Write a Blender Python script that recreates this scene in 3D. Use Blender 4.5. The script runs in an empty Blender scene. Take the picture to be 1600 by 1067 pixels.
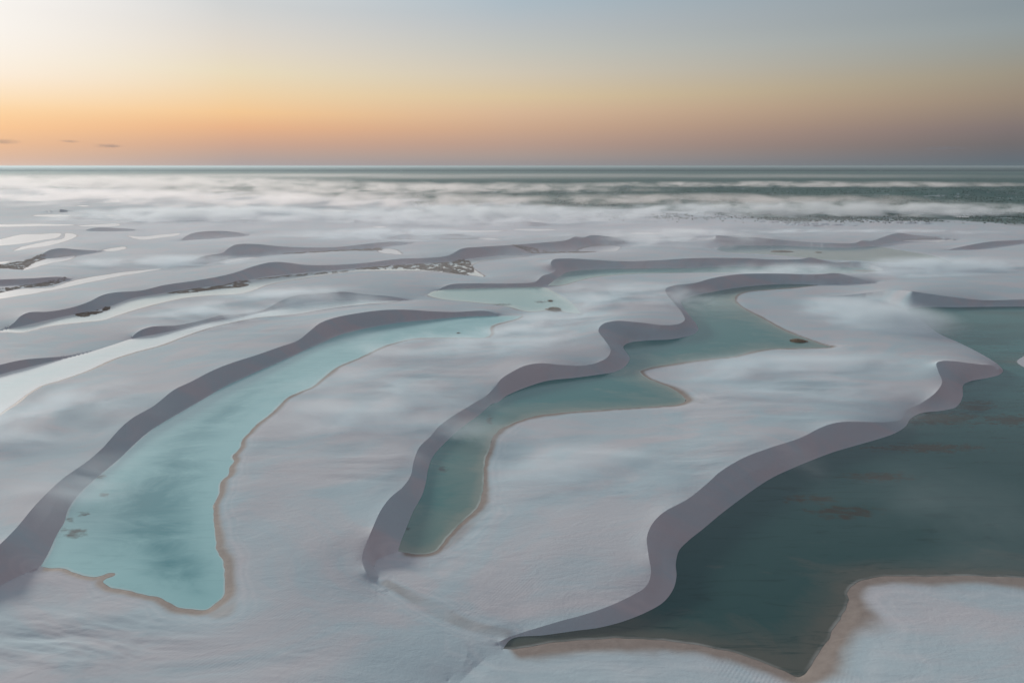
import bpy, math, random
import numpy as np
from mathutils import Vector, Matrix

random.seed(7)
rng = np.random.default_rng(11)
S = bpy.context.scene
COL = S.collection

# ------------------------------------------------------------------ camera, sky, sun, exposure
H = 120.0                       # flying height of the camera over the lagoons, metres
F = 1067.0                      # focal length in pixels of the 1600 px wide photograph (24 mm)
V0 = 259.5                      # image row of the true horizon
PITCH = math.atan((533.5 - V0) / F)
cd = bpy.data.cameras.new('camera')
cd.sensor_width = 36.0
cd.lens = 36.0 * F / 1600.0
cd.clip_start = 1.0
cd.clip_end = 300000.0
cam = bpy.data.objects.new('camera', cd)
cam.location = (0, 0, H)
cam.rotation_euler = (math.pi / 2 - PITCH, 0, 0)
COL.objects.link(cam)
S.camera = cam

SUN_AZ = math.radians(-47.0)    # to the left of the view direction (+Y)
SUN_EL = math.radians(13.5)

def lin(c):
    return tuple((v / 255 / 12.92) if v <= 10 else ((v / 255 + 0.055) / 1.055) ** 2.4 for v in c)

world = bpy.data.worlds.new('World')
S.world = world
world.use_nodes = True
wt = world.node_tree
wt.nodes.clear()

def node(t, kind, **kw):
    n = t.nodes.new(kind)
    for k, v in kw.items():
        setattr(n, k, v)
    return n

def math_n(t, op, a, b=None, c=None, clamp=False):
    n = t.nodes.new('ShaderNodeMath')
    n.operation = op
    n.use_clamp = clamp
    for i, v in enumerate((a, b, c)):
        if v is None:
            continue
        if isinstance(v, (int, float)):
            n.inputs[i].default_value = v
        else:
            t.links.new(v, n.inputs[i])
    return n.outputs[0]

def maprange(t, v, a, b, c=0.0, d=1.0, smooth=True):
    n = t.nodes.new('ShaderNodeMapRange')
    n.interpolation_type = 'SMOOTHSTEP' if smooth else 'LINEAR'
    t.links.new(v, n.inputs[0])
    for i, x in zip((1, 2, 3, 4), (a, b, c, d)):
        n.inputs[i].default_value = x
    return n.outputs[0]

def mixc(t, fac, a, b, mode='MIX'):
    n = t.nodes.new('ShaderNodeMix')
    n.data_type = 'RGBA'
    n.blend_type = mode
    n.clamp_result = False
    for i, v in ((0, fac), (6, a), (7, b)):
        if isinstance(v, (int, float)):
            n.inputs[i].default_value = v
        elif isinstance(v, tuple):
            n.inputs[i].default_value = (*v, 1.0) if len(v) == 3 else v
        else:
            t.links.new(v, n.inputs[i])
    return n.outputs[2]

def ramp(t, fac, stops, interp='LINEAR'):
    n = t.nodes.new('ShaderNodeValToRGB')
    cr = n.color_ramp
    cr.interpolation = interp
    while len(cr.elements) < len(stops):
        cr.elements.new(0.5)
    for e, (p, c) in zip(cr.elements, stops):
        e.position = p
        e.color = (*c, 1.0)
    t.links.new(fac, n.inputs[0])
    return n.outputs[0]

tc = node(wt, 'ShaderNodeTexCoord')
sep = node(wt, 'ShaderNodeSeparateXYZ')
wt.links.new(tc.outputs['Generated'], sep.inputs[0])
elev = math_n(wt, 'MULTIPLY', math_n(wt, 'ARCSINE', sep.outputs[2]), 180 / math.pi)
az = math_n(wt, 'ARCTAN2', sep.outputs[0], sep.outputs[1])
dphi = math_n(wt, 'MULTIPLY', math_n(wt, 'PINGPONG', math_n(wt, 'SUBTRACT', az, SUN_AZ), math.pi), 180 / math.pi)
e01 = math_n(wt, 'DIVIDE', math_n(wt, 'MAXIMUM', elev, 0.0), 90.0)
ZEN = lin((156, 168, 178))

def sky_col(scale, cols, top):
    el = [0.1, 0.62, 1.65, 2.95, 4.1, 5.3, 7.05, 8.8, 10.5, 11.9]
    st = [(e * scale / 90, lin(c)) for e, c in zip(el, cols[::-1])]
    st += [(22 / 90, top[0]), (50 / 90, top[1]), (1.0, ZEN)]
    return ramp(wt, e01, st)

s_sun = sky_col(.82, [(255, 250, 245), (255, 250, 244), (255, 247, 238), (255, 242, 226), (255, 229, 194), (255, 215, 165), (253, 203, 152), (238, 191, 152), (225, 188, 162), (222, 190, 172)],
                [(1.60, 1.64, 1.68), (.66, .76, .86)])
s_22 = sky_col(.94, [(209, 211, 211), (217, 214, 209), (226, 217, 203), (233, 219, 190), (240, 210, 168), (243, 200, 150), (231, 180, 140), (204, 166, 145), (182, 163, 155), (172, 160, 160)],
               [(1.00, 1.08, 1.16), (.55, .66, .76)])
s_43 = sky_col(1.0, [(173, 187, 196), (184, 190, 193), (195, 195, 188), (208, 198, 180), (217, 195, 160), (214, 182, 152), (203, 168, 142), (183, 155, 141), (165, 152, 147), (150, 145, 147)],
               [(.52, .62, .71), (.42, .51, .60)])
s_78 = sky_col(.82, [(138, 150, 156), (145, 155, 158), (149, 152, 147), (156, 148, 132), (153, 138, 122), (142, 128, 118), (128, 117, 115), (113, 109, 110), (103, 109, 116), (98, 110, 117)],
               [(.28, .33, .38), (.32, .36, .41)])
s_anti = sky_col(1.0, [(156, 136, 140), (154, 134, 138), (150, 130, 134), (144, 126, 130), (136, 120, 124), (126, 114, 118), (116, 108, 112), (106, 102, 108), (98, 98, 106), (94, 98, 108)],
                 [(.51, .28, .26), (.42, .30, .305)])
c = mixc(wt, maprange(wt, dphi, 9, 26, smooth=False), s_sun, s_22)
c = mixc(wt, maprange(wt, dphi, 26, 47, smooth=False), c, s_43)
c = mixc(wt, maprange(wt, dphi, 47, 82, smooth=False), c, s_78)
c = mixc(wt, maprange(wt, dphi, 82, 160), c, s_anti)
# bright aureole round the hazy sun, which stands just outside the frame
sd = Vector((math.sin(SUN_AZ) * math.cos(SUN_EL), math.cos(SUN_AZ) * math.cos(SUN_EL), math.sin(SUN_EL)))
dotn = node(wt, 'ShaderNodeVectorMath', operation='DOT_PRODUCT')
wt.links.new(tc.outputs['Generated'], dotn.inputs[0])
dotn.inputs[1].default_value = sd
glow = math_n(wt, 'MULTIPLY', math_n(wt, 'POWER', math_n(wt, 'MAXIMUM', dotn.outputs['Value'], 0.0), 260.0), 1.0)
cg = node(wt, 'ShaderNodeCombineXYZ')
for i, k in enumerate((1.0, .92, .78)):
    wt.links.new(math_n(wt, 'MULTIPLY', glow, k), cg.inputs[i])
c = mixc(wt, 1.0, c, cg.outputs[0], 'ADD')
# clear sky over the layer of dusk haze
nish = node(wt, 'ShaderNodeTexSky', sky_type='NISHITA', sun_disc=False)
nish.sun_elevation = SUN_EL
nish.sun_rotation = SUN_AZ
nish.air_density = 1.0
nish.dust_density = 2.0
nsc = mixc(wt, 1.0, nish.outputs[0], (.075, .075, .075), 'MULTIPLY')
c = mixc(wt, maprange(wt, elev, 15, 60, 0.0, 0.5), c, nsc)
bg = node(wt, 'ShaderNodeBackground')
wt.links.new(c, bg.inputs[0])
bg.inputs[1].default_value = 1.0
wo = node(wt, 'ShaderNodeOutputWorld')
wt.links.new(bg.outputs[0], wo.inputs[0])

sl = bpy.data.lights.new('sun', 'SUN')
sl.energy = 2.9
sl.angle = math.radians(6.0)
sl.color = (1.0, .93, .84)
sun = bpy.data.objects.new('sun', sl)
sun.rotation_euler = (-sd).to_track_quat('-Z', 'Y').to_euler()
COL.objects.link(sun)

S.view_settings.view_transform = 'Standard'
S.view_settings.look = 'None'
S.view_settings.exposure = 0.0
S.view_settings.gamma = 1.0
S.view_settings.use_curve_mapping = False
S.cycles.use_denoising = True
S.cycles.max_bounces = 6
S.cycles.diffuse_bounces = 3
S.cycles.transparent_max_bounces = 8
S.cycles.volume_bounces = 2
S.cycles.volume_max_steps = 256

# ------------------------------------------------------------------ surveying: where a pixel's ray meets a level
CP, SP = math.cos(PITCH), math.sin(PITCH)

def at(p, z=0.0):
    """points of the level z under the pixels p (n,2) of the 1600 px photograph -> world XY (n,2)"""
    p = np.atleast_2d(np.asarray(p, float))
    a = (p[:, 0] - 800) / F
    b = (533.5 - p[:, 1]) / F
    dy = CP + b * SP
    dz = -SP + b * CP
    t = (np.asarray(z) - H) / np.minimum(dz, -1e-5)
    return np.stack([a * t, dy * t], 1)

def uv_of(xy, z=0.0):
    """inverse of at for level z"""
    x, y = xy[:, 0], xy[:, 1]
    fw = y * CP - (np.asarray(z) - H) * SP
    up = y * SP + (np.asarray(z) - H) * CP
    return np.stack([800 + F * x / fw, 533.5 - F * up / fw], 1)

def spline(pts, step=0.8, closed=False):
    """centripetal Catmull-Rom through pts, resampled evenly"""
    P = np.asarray(pts, float)
    n = len(P)
    if n < 3:
        Q = P
        segs = [(P[0], P[1])]
        m = max(2, int(np.hypot(*(P[1] - P[0])) / step))
        return P[0] + (P[1] - P[0]) * np.linspace(0, 1, m)[:, None]
    if closed:
        E = np.vstack([P[-1], P, P[0], P[1]])
    else:
        E = np.vstack([2 * P[0] - P[1], P, 2 * P[-1] - P[-2]])
    out = []
    for i in range(len(E) - 3):
        p0, p1, p2, p3 = E[i:i + 4]
        k = lambda a, b: max(np.hypot(*(b - a)), 1e-3) ** .5
        t0 = 0; t1 = t0 + k(p0, p1); t2 = t1 + k(p1, p2); t3 = t2 + k(p2, p3)
        m = max(2, int(np.hypot(*(p2 - p1)) / step))
        t = np.linspace(t1, t2, m, endpoint=False)[:, None]
        A1 = (t1 - t) / (t1 - t0) * p0 + (t - t0) / (t1 - t0) * p1
        A2 = (t2 - t) / (t2 - t1) * p1 + (t - t1) / (t2 - t1) * p2
        A3 = (t3 - t) / (t3 - t2) * p2 + (t - t2) / (t3 - t2) * p3
        B1 = (t2 - t) / (t2 - t0) * A1 + (t - t0) / (t2 - t0) * A2
        B2 = (t3 - t) / (t3 - t1) * A2 + (t - t1) / (t3 - t1) * A3
        out.append((t2 - t) / (t2 - t1) * B1 + (t - t1) / (t2 - t1) * B2)
    if not closed:
        out.append(P[-1:])
    return np.vstack(out)

def near_dist(Q, L, chunk=8192):
    """distance of every point of Q to the nearest sample of the polyline L"""
    Q = Q.astype(np.float32); L = L.astype(np.float32)
    d = np.empty(len(Q), np.float32)
    for i in range(0, len(Q), chunk):
        q = Q[i:i + chunk]
        d2 = (q[:, None, 0] - L[None, :, 0]) ** 2 + (q[:, None, 1] - L[None, :, 1]) ** 2
        d[i:i + chunk] = np.sqrt(d2.min(1))
    return d

def inside(Q, poly):
    x, y = Q[:, 0], Q[:, 1]
    r = np.zeros(len(Q), bool)
    x1, y1 = poly[:, 0], poly[:, 1]
    x2, y2 = np.roll(x1, -1), np.roll(y1, -1)
    for a, b, c_, d in zip(x1, y1, x2, y2):
        if b == d:
            continue
        m = (b > y) != (d > y)
        if m.any():
            r[m] ^= x[m] < (c_ - a) * (y[m] - b) / (d - b) + a
    return r

def sstep(x):
    x = np.clip(x, 0, 1)
    return x * x * (3 - 2 * x)

_perm = rng.permutation(512)
_ang = rng.random(512) * 2 * np.pi
def perlin(x, y, seed=0):
    xi = np.floor(x).astype(np.int64); yi = np.floor(y).astype(np.int64)
    xf = x - xi; yf = y - yi
    def g(ix, iy, dx, dy):
        h = _ang[_perm[(_perm[(ix + seed * 37) & 511] + iy) & 511]]
        return np.cos(h) * dx + np.sin(h) * dy
    w = lambda t: t * t * t * (t * (t * 6 - 15) + 10)
    a = g(xi, yi, xf, yf); b = g(xi + 1, yi, xf - 1, yf)
    c_ = g(xi, yi + 1, xf, yf - 1); d = g(xi + 1, yi + 1, xf - 1, yf - 1)
    u = w(xf); v = w(yf)
    return (a + (b - a) * u) * (1 - v) + (c_ + (d - c_) * u) * v
def fbm(x, y, o=4, seed=0):
    s = 0; k = 1.0
    for i in range(o):
        s = s + k * perlin(x * 2 ** i, y * 2 ** i, seed + i)
        k *= .5
    return s

# ------------------------------------------------------------------ survey of the lagoons and dune crests (pixels of the photograph)
# each lagoon: far shore (foot of a slip face), near shore (gentle beach), both left to right
LAG = {}
LAG['long'] = dict(
    up=[(64, 884), (75, 865), (86, 841), (93, 828), (100, 817), (107, 795), (125, 770), (150, 747), (187, 716), (212, 692), (237, 671), (287, 641), (325, 619), (350, 604), (400, 581), (450, 559), (500, 536), (535, 522), (575, 512), (625, 504), (675, 499), (737, 494), (775, 493.5), (818, 493.5)],
    lo=[(64, 884), (75, 886.5), (102, 889), (125, 897), (147, 902), (160, 899), (170, 895), (180, 896), (178, 899), (166, 904), (162, 908), (172, 917), (195, 921), (225, 929), (255, 935), (270, 944), (287, 950), (321, 952), (335, 944), (349, 932), (351, 900), (349, 877), (340, 860), (336, 832), (334, 812), (334, 790), (342, 772), (344, 760), (346, 752), (356, 742), (359, 730), (365, 722), (364, 712), (375, 700), (378, 688), (384, 682), (397, 667), (425, 645), (450, 621), (470, 612), (487, 605), (500, 595), (525, 575), (562, 559), (600, 541), (625, 534), (650, 529), (675, 528), (725, 528), (760, 527), (767, 522), (766, 512), (775, 507), (790, 503), (805, 499), (818, 493.5)],
    wet=3.6, deep=(.075, .27, .30), shal=(.29, .55, .56), grad=(120, 300), label='broad turquoise lagoon curving up from the lower left shore with a sand spit')
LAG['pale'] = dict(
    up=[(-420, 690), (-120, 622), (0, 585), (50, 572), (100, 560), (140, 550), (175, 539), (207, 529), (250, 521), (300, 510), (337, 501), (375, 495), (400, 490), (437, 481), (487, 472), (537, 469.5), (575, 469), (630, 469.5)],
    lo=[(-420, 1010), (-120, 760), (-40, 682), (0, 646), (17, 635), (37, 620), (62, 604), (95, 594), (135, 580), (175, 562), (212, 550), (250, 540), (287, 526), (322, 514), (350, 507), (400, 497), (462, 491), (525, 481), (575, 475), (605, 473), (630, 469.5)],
    wet=3.0, deep=(.64, .80, .80), shal=(.78, .84, .83), grad=(40, 200), label='narrow pale lagoon reaching the left edge, next dune behind the broad turquoise one')  # colour raised towards white: part of the sky reflection is painted in
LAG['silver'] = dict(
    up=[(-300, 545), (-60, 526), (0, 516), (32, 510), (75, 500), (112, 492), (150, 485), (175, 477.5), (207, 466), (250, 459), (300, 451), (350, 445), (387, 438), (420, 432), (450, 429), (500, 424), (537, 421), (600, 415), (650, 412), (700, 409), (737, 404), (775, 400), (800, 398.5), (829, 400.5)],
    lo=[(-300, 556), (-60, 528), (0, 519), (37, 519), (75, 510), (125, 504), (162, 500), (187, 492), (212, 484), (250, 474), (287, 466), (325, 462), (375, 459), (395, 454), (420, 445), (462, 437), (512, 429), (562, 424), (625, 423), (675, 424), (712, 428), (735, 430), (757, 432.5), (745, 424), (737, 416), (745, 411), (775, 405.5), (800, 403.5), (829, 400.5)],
    wet=2.6, deep=(.62, .76, .75), shal=(.78, .82, .80), grad=(20, 100), label='thin silver lagoon winding past marsh grass on the left, ending in two white channels')  # near-white base colour stands in for the grazing sky reflection
LAG['oval'] = dict(
    up=[(667, 461), (675, 456), (700, 451.5), (750, 450), (800, 449), (837, 448), (852, 449.5), (864, 455), (875, 461), (892, 472), (903, 483), (907, 490)],
    lo=[(667, 461), (675, 464), (687, 467), (712, 470), (755, 474), (780, 477), (800, 481), (818, 486), (832, 487), (855, 485), (870, 484), (885, 488), (907, 490)],
    wet=2.2, deep=(.34, .54, .52), shal=(.50, .62, .58), grad=(30, 120), label='short oval lagoon in the middle with a brown reed islet at its near shore')
LAG['slender'] = dict(
    up=[(855, 446.5), (866, 438), (877, 430), (887, 425), (925, 421), (975, 420), (1025, 419), (1075, 418.5), (1125, 417), (1200, 416.5), (1250, 418), (1300, 417.5), (1350, 419), (1378, 424)],
    lo=[(855, 446.5), (870, 446.5), (882, 445), (900, 440), (925, 434), (975, 429), (1025, 427), (1125, 426.5), (1200, 426), (1275, 427.5), (1325, 427), (1350, 426), (1378, 424)],
    wet=2.5, deep=(.13, .32, .32), shal=(.3, .45, .43), grad=(30, 120), label='slender green lagoon lying under the long level slip face right of the middle')
LAG['winding'] = dict(
    up=[(622, 861), (626, 847), (632, 832), (645, 800), (660, 772), (666, 750), (669, 732), (677, 712), (700, 687), (725, 665), (750, 647), (767, 632), (780, 627), (790, 619), (800, 614), (825, 604), (855, 595), (900, 590), (937, 585), (960, 581), (977, 572), (984, 560), (979, 551), (974, 542), (982, 536), (1012, 532), (1050, 530), (1075, 525), (1087, 520), (1091, 514), (1087, 505), (1075, 490), (1065, 475), (1063, 470), (1075, 465), (1100, 459), (1150, 450), (1200, 445), (1250, 444), (1280, 445.5)],
    lo=[(622, 861), (645, 865), (665, 866), (677, 863), (682, 860), (700, 838), (725, 813), (745, 795), (751, 780), (755, 762), (756, 737), (760, 712), (766, 700), (769, 685), (780, 672), (800, 662), (837, 650), (875, 645), (950, 640), (1025, 635), (1062, 631), (1072, 625), (1067, 619), (1050, 607), (1012, 591), (1003, 584), (1001, 580), (1012, 576), (1050, 569), (1100, 562), (1150, 557), (1170, 551), (1200, 546), (1237, 544.5), (1285, 543.5), (1300, 542), (1287, 539), (1262, 530), (1225, 516), (1187, 495), (1162, 482), (1149, 471), (1149, 464), (1162, 457), (1200, 453), (1237, 450), (1280, 445.5)],
    wet=3.8, deep=(.062, .195, .19), shal=(.22, .27, .235), grad=(30, 170), label='winding dark teal lagoon zigzagging down the middle between sand tongues')
LAG['great'] = dict(
    up=[(785, 1014), (800, 997.5), (850, 992), (900, 985), (937, 980), (975, 970), (1012, 955), (1037, 940), (1052, 920), (1057, 900), (1056, 880), (1061, 860), (1075, 845), (1100, 825), (1130, 800), (1200, 750), (1237, 732), (1300, 707), (1337, 696), (1375, 685), (1400, 676), (1415, 666), (1422, 655), (1437, 646), (1475, 641), (1495, 635), (1504, 620), (1505, 602), (1515, 596), (1545, 590), (1562, 585), (1567, 579), (1560, 570), (1537, 555), (1500, 536), (1465, 520), (1440, 500), (1417, 485), (1430, 481), (1500, 480), (1600, 479), (1720, 480), (1860, 490)],
    lo=[(785, 1014), (800, 1014.5), (825, 1010), (875, 1002), (950, 997), (1000, 998), (1075, 1005), (1150, 1020), (1200, 1038), (1225, 1048), (1250, 1057), (1264, 1045), (1285, 1012), (1307, 975), (1325, 940), (1325, 922), (1340, 909), (1375, 901), (1450, 900), (1550, 900), (1600, 903), (1720, 912), (1900, 930), (2060, 860), (2060, 680), (1960, 560), (1860, 490)],
    wet=8.0, deep=(.034, .085, .084), shal=(.105, .115, .10), grad=(34, 110), label='large dark green lagoon filling the right side with brown weed patches')
LAG['upper'] = dict(
    up=[(1119, 390), (1127, 386), (1150, 384), (1200, 384), (1250, 385), (1300, 387), (1337, 387), (1357, 385), (1375, 386), (1400, 390), (1425, 394), (1462, 401), (1490, 411)],
    lo=[(1119, 390), (1135, 394), (1170, 396), (1210, 398), (1250, 402), (1275, 405), (1300, 406), (1337, 407), (1375, 409.5), (1425, 411), (1475, 411.5), (1490, 411)],
    wet=3.0, deep=(.055, .20, .23), shal=(.13, .31, .33), grad=(30, 150), label='pale blue lagoon at the upper right holding a small dark island')

POOLS = [   # small far pools: outline
    [(-200, 392), (-60, 384), (0, 374), (32, 367), (62, 366), (95, 365.5), (92, 370), (62, 376), (32, 381), (0, 384), (-60, 390)],
    [(102, 365), (120, 368), (110, 374), (75, 384), (45, 388), (22, 392), (32, 387), (75, 377), (100, 372)],
    [(212, 329), (230, 330.6), (262, 329), (300, 330), (335, 330), (287, 332.5), (225, 332.5)],
    [(50, 337), (82, 335.5), (112, 337), (82, 339)],
    [(-20, 351.5), (12, 351), (62, 350), (120, 352), (62, 353.3), (-20, 353)],
    [(122, 353.2), (150, 351), (187, 350.5), (187, 352), (140, 354)],
    [(200, 369), (220, 370), (262, 366), (282, 365), (275, 368), (250, 371.5), (220, 374.5)],
    [(160, 391.5), (178, 387.5), (195, 386), (197, 388), (175, 392.5)],
    [(35, 422), (48, 412), (60, 406.5), (82, 403.5), (117, 400.5), (112, 404.5), (80, 411), (50, 419)],
    [(-40, 413), (0, 409.5), (16, 408.7), (0, 412.5)],
    [(-120, 476), (-40, 463), (0, 458), (32, 452), (82, 449), (112, 439.5), (137, 434), (187, 426.3), (225, 422), (253, 420.5), (225, 425.5), (190, 431), (160, 437), (130, 443), (87, 452), (50, 459), (0, 467), (-60, 480), (-120, 490)],
    [(322, 412.5), (350, 406.5), (382, 402), (403, 402.5), (375, 407), (345, 412)],
    [(590, 391.5), (605, 389), (620, 391.5), (628, 397.2), (610, 396.5), (596, 395)],
    [(745, 373), (765, 372), (783, 374), (765, 375)],
    [(496, 329.5), (530, 328.4), (562, 329.2), (530, 330.6)],
    [(630, 329.3), (650, 328.3), (664, 329.3), (648, 330.5)],
    [(582, 354.6), (594, 353.6), (604, 355), (592, 356.2)],
    [(825, 346.5), (838, 345), (850, 346.3), (838, 347.6)],
    [(903, 391.5), (925, 385.3), (945, 384.3), (960, 384.3), (969, 386.5), (965, 391), (950, 393), (932, 393.3)],
    [(984, 364.6), (1005, 363), (1035, 364.6), (1010, 366.6)],
    [(1410, 376.5), (1440, 374.8), (1492, 375.4), (1462, 378), (1430, 378)],
    [(1492, 338.6), (1505, 337.8), (1518, 339), (1505, 340)],
    [(172, 314.5), (184, 313.7), (190, 315), (180, 315.8)],
    [(120, 321.8), (132, 321), (140, 322), (130, 323)],
    [(800, 358.6), (830, 357.6), (870, 359), (835, 361)],
    [(700, 361.5), (740, 360), (790, 361.2), (745, 363)],
    [(255, 338), (268, 337.2), (276, 338.5), (265, 339.8)],
    [(162, 336.6), (175, 336), (184, 336.8), (172, 337.8)],
    [(195, 336.5), (208, 335.6), (218, 336.6), (206, 338)],
]

# crests of the slip faces; foot = a lagoon's far shore plus dry stretches
def foot(name, pre=(), post=()):
    return list(pre) + LAG[name]['up'] + list(post)

CREST = [
    dict(c=[(-260, 1040), (-120, 950), (-40, 885), (0, 850), (25, 825), (57, 787), (95, 750), (137, 720), (160, 700), (187, 670), (207, 653), (240, 634), (272, 609), (297, 597), (332, 579), (362, 567), (400, 555), (437, 542), (465, 532), (482, 519), (500, 505), (525, 496), (562, 489), (600, 484.5), (637, 484), (675, 486.5), (712, 487.5), (750, 485.5), (764, 486.5), (780, 492)],
         f=foot('long', [(-260, 1120), (-120, 1000), (-50, 945), (0, 916), (30, 901), (57, 890)])),
    dict(c=[(-420, 668), (-120, 606), (0, 570), (37, 562), (70, 559), (107, 556), (142, 549)], f=foot('pale')),
    dict(c=[(205, 528), (212, 521), (222, 515), (237, 510.5), (275, 508.5), (300, 504), (322, 499), (335, 495), (345, 492.5), (375, 491), (412, 484), (437, 471), (462, 462), (500, 459), (537, 456), (555, 458), (575, 460.5), (600, 462), (628, 466), (640, 470)], f=foot('pale', post=[(645, 470)])),
    dict(c=[(-200, 540), (-60, 521), (5, 514), (22, 504), (32, 494), (46, 488), (75, 487), (112, 480.5), (140, 471), (158, 462), (177, 457.3), (220, 454), (257, 445.5), (312, 437.5), (362, 427.5), (400, 415), (425, 409.7), (450, 410.5), (475, 414), (525, 414), (575, 410.5), (625, 404.5), (660, 403.5), (700, 399.5), (712, 393.5), (722, 388.5), (750, 386), (800, 383), (850, 379), (885, 375.5), (899, 370), (911, 371.5), (922, 368), (950, 369.5), (975, 374)],
         f=foot('silver')[:-1] + [(850, 395), (900, 392.5), (925, 386), (960, 384.6), (985, 380)]),
    dict(c=[(660, 462), (672, 459.5), (684, 453), (702, 445), (725, 443), (800, 443), (837, 440), (847, 431.5), (861, 427), (869, 422), (861, 413), (863, 406.5), (887, 404), (925, 406), (975, 408.5), (1025, 407), (1075, 404), (1125, 403), (1175, 404), (1200, 405.5), (1250, 405), (1267, 402.5), (1282, 406), (1305, 410.5), (1330, 409), (1350, 410), (1380, 420)],
         f=[(660, 463), (667, 461), (675, 456), (700, 451.5), (750, 450), (800, 449), (837, 448), (850, 447)] + LAG['slender']['up'] + [(1385, 424)]),
    dict(c=[(584, 908), (575, 898), (567, 882), (566, 867), (571, 852), (580, 830), (595, 797), (610, 777), (630, 760), (642, 742), (646, 722), (655, 699), (672, 682), (687, 665), (712, 647), (737, 632), (762, 616), (775, 602), (783, 592), (800, 581), (820, 571.5), (845, 567.5), (875, 570), (912, 571), (937, 565), (951, 556), (954, 546), (944, 530), (935, 517), (940, 507.5), (960, 501.5), (1000, 504), (1037, 508), (1060, 506), (1070, 500), (1065, 488), (1050, 470), (1042, 460), (1040, 451.5), (1050, 447), (1087, 442), (1112, 435), (1150, 429), (1200, 427.5), (1275, 429), (1307, 427), (1330, 432), (1365, 442)],
         f=[(587, 910), (591, 899), (584, 885), (590, 875), (606, 868)] + LAG['winding']['up'] + [(1320, 443.5), (1370, 443)]),
    dict(c=[(780, 1002), (795, 995), (820, 986.5), (875, 970), (912, 960), (950, 947), (987, 930), (1010, 915), (1017, 895), (1013, 865), (1011, 838), (1020, 817), (1037, 800), (1075, 779), (1105, 755), (1125, 737), (1162, 715), (1200, 700.5), (1250, 684), (1287, 666), (1312, 659.5), (1350, 659), (1387, 659), (1409, 654), (1416, 641), (1440, 629), (1463, 612), (1472, 597), (1466, 580), (1463, 567.5), (1472, 564), (1487, 564), (1512, 567), (1532, 569.5), (1548, 570.5), (1562, 576)],
         f=[(778, 1008)] + LAG['great']['up'][:32]),
    dict(c=[(1285, 463), (1325, 461), (1355, 457.5), (1384, 454), (1412, 454), (1450, 459), (1487, 464), (1537, 469), (1600, 468), (1720, 466), (1860, 474)],
         f=[(1290, 463.5), (1330, 464), (1360, 467), (1388, 473), (1412, 481)] + LAG['great']['up'][36:]),
    dict(c=[(1118, 368), (1135, 369), (1150, 371), (1175, 371), (1200, 373), (1250, 377.5), (1300, 380), (1335, 380), (1346, 376), (1362, 376.5), (1376, 372), (1390, 367), (1405, 364.3), (1425, 367), (1450, 369.3), (1475, 372), (1496, 374.6)],
         f=[(1113, 388)] + LAG['upper']['up'][:8] + [(1372, 384), (1395, 379), (1412, 376.8), (1440, 375), (1498, 375.3)]),
    # dry slip faces between the far dunes
    dict(c=[(284, 374), (290, 369.5), (299, 365), (318, 362), (350, 361.2), (375, 364), (388, 368)], f=[(282, 377), (300, 374.5), (325, 373), (350, 371), (375, 369.5), (392, 368.5)]),
    dict(c=[(298, 410), (306, 405), (320, 400), (348, 395), (357, 388), (368, 382.5), (400, 381.5), (437, 385), (482, 387), (525, 386.3), (575, 381), (607, 378), (628, 378), (645, 380)], f=[(298, 413), (325, 411), (350, 407), (375, 400), (400, 398), (440, 396.5), (480, 394.5), (540, 390), (580, 388), (607, 384.5), (645, 381)]),
    dict(c=[(50, 405), (62, 399.5), (77, 391), (95, 388), (120, 390), (150, 391.5), (165, 392)], f=[(-10, 412), (30, 408.5), (62, 404), (100, 400.5), (132, 397), (168, 392.5)]),
    dict(c=[(-180, 448), (0, 437), (50, 435), (95, 432.7), (113, 436)], f=[(-180, 460), (0, 446), (50, 444), (90, 440), (116, 436.5)]),
    dict(c=[(590, 373), (612, 370), (630, 366.5), (662, 368), (700, 366), (725, 367), (752, 371.5)], f=[(590, 374), (620, 374), (650, 374.3), (700, 374), (730, 373.3), (756, 372)]),
    dict(c=[(528, 346.5), (545, 344), (558, 344), (570, 346.5)], f=[(528, 347.5), (550, 347.8), (572, 347)]),
    dict(c=[(795, 350), (815, 347), (840, 347.5), (862, 351)], f=[(795, 352), (830, 354), (864, 352)]),
    dict(c=[(1180, 345.5), (1230, 346.5), (1290, 349.5), (1340, 352.5)], f=[(1180, 347), (1230, 349), (1290, 352), (1342, 353.5)]),
    dict(c=[(1222, 349), (1255, 350), (1296, 354)], f=[(1222, 350.5), (1260, 353.5), (1298, 354.7)]),
    dict(c=[(1218, 360), (1240, 361), (1252, 359.7), (1262, 361)], f=[(1216, 361.3), (1240, 363), (1264, 361.8)]),
    dict(c=[(1482, 390), (1510, 384), (1545, 378), (1575, 376), (1620, 374)], f=[(1480, 391), (1520, 390), (1560, 385), (1590, 381), (1625, 377)]),
    dict(c=[(345, 345), (375, 343), (402, 344.5)], f=[(345, 346.5), (375, 347), (404, 345.5)]),
    dict(c=[(130, 360), (150, 356), (190, 357), (225, 359)], f=[(128, 361), (160, 361.5), (228, 360.5)]),
    dict(c=[(60, 331), (90, 327.5), (115, 329.5)], f=[(58, 332), (90, 332), (118, 331)]),
    dict(c=[(1370, 346), (1420, 347), (1470, 350)], f=[(1370, 347.5), (1420, 349.5), (1472, 351)]),
    dict(c=[(670, 345), (730, 342.5), (790, 344), (820, 346)], f=[(668, 346.5), (730, 346.5), (822, 347.5)]),
    # low scarp at the bottom of the picture, left of the sand isle
    # sand isle scarp right of the weed lagoon's foot
]
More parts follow.
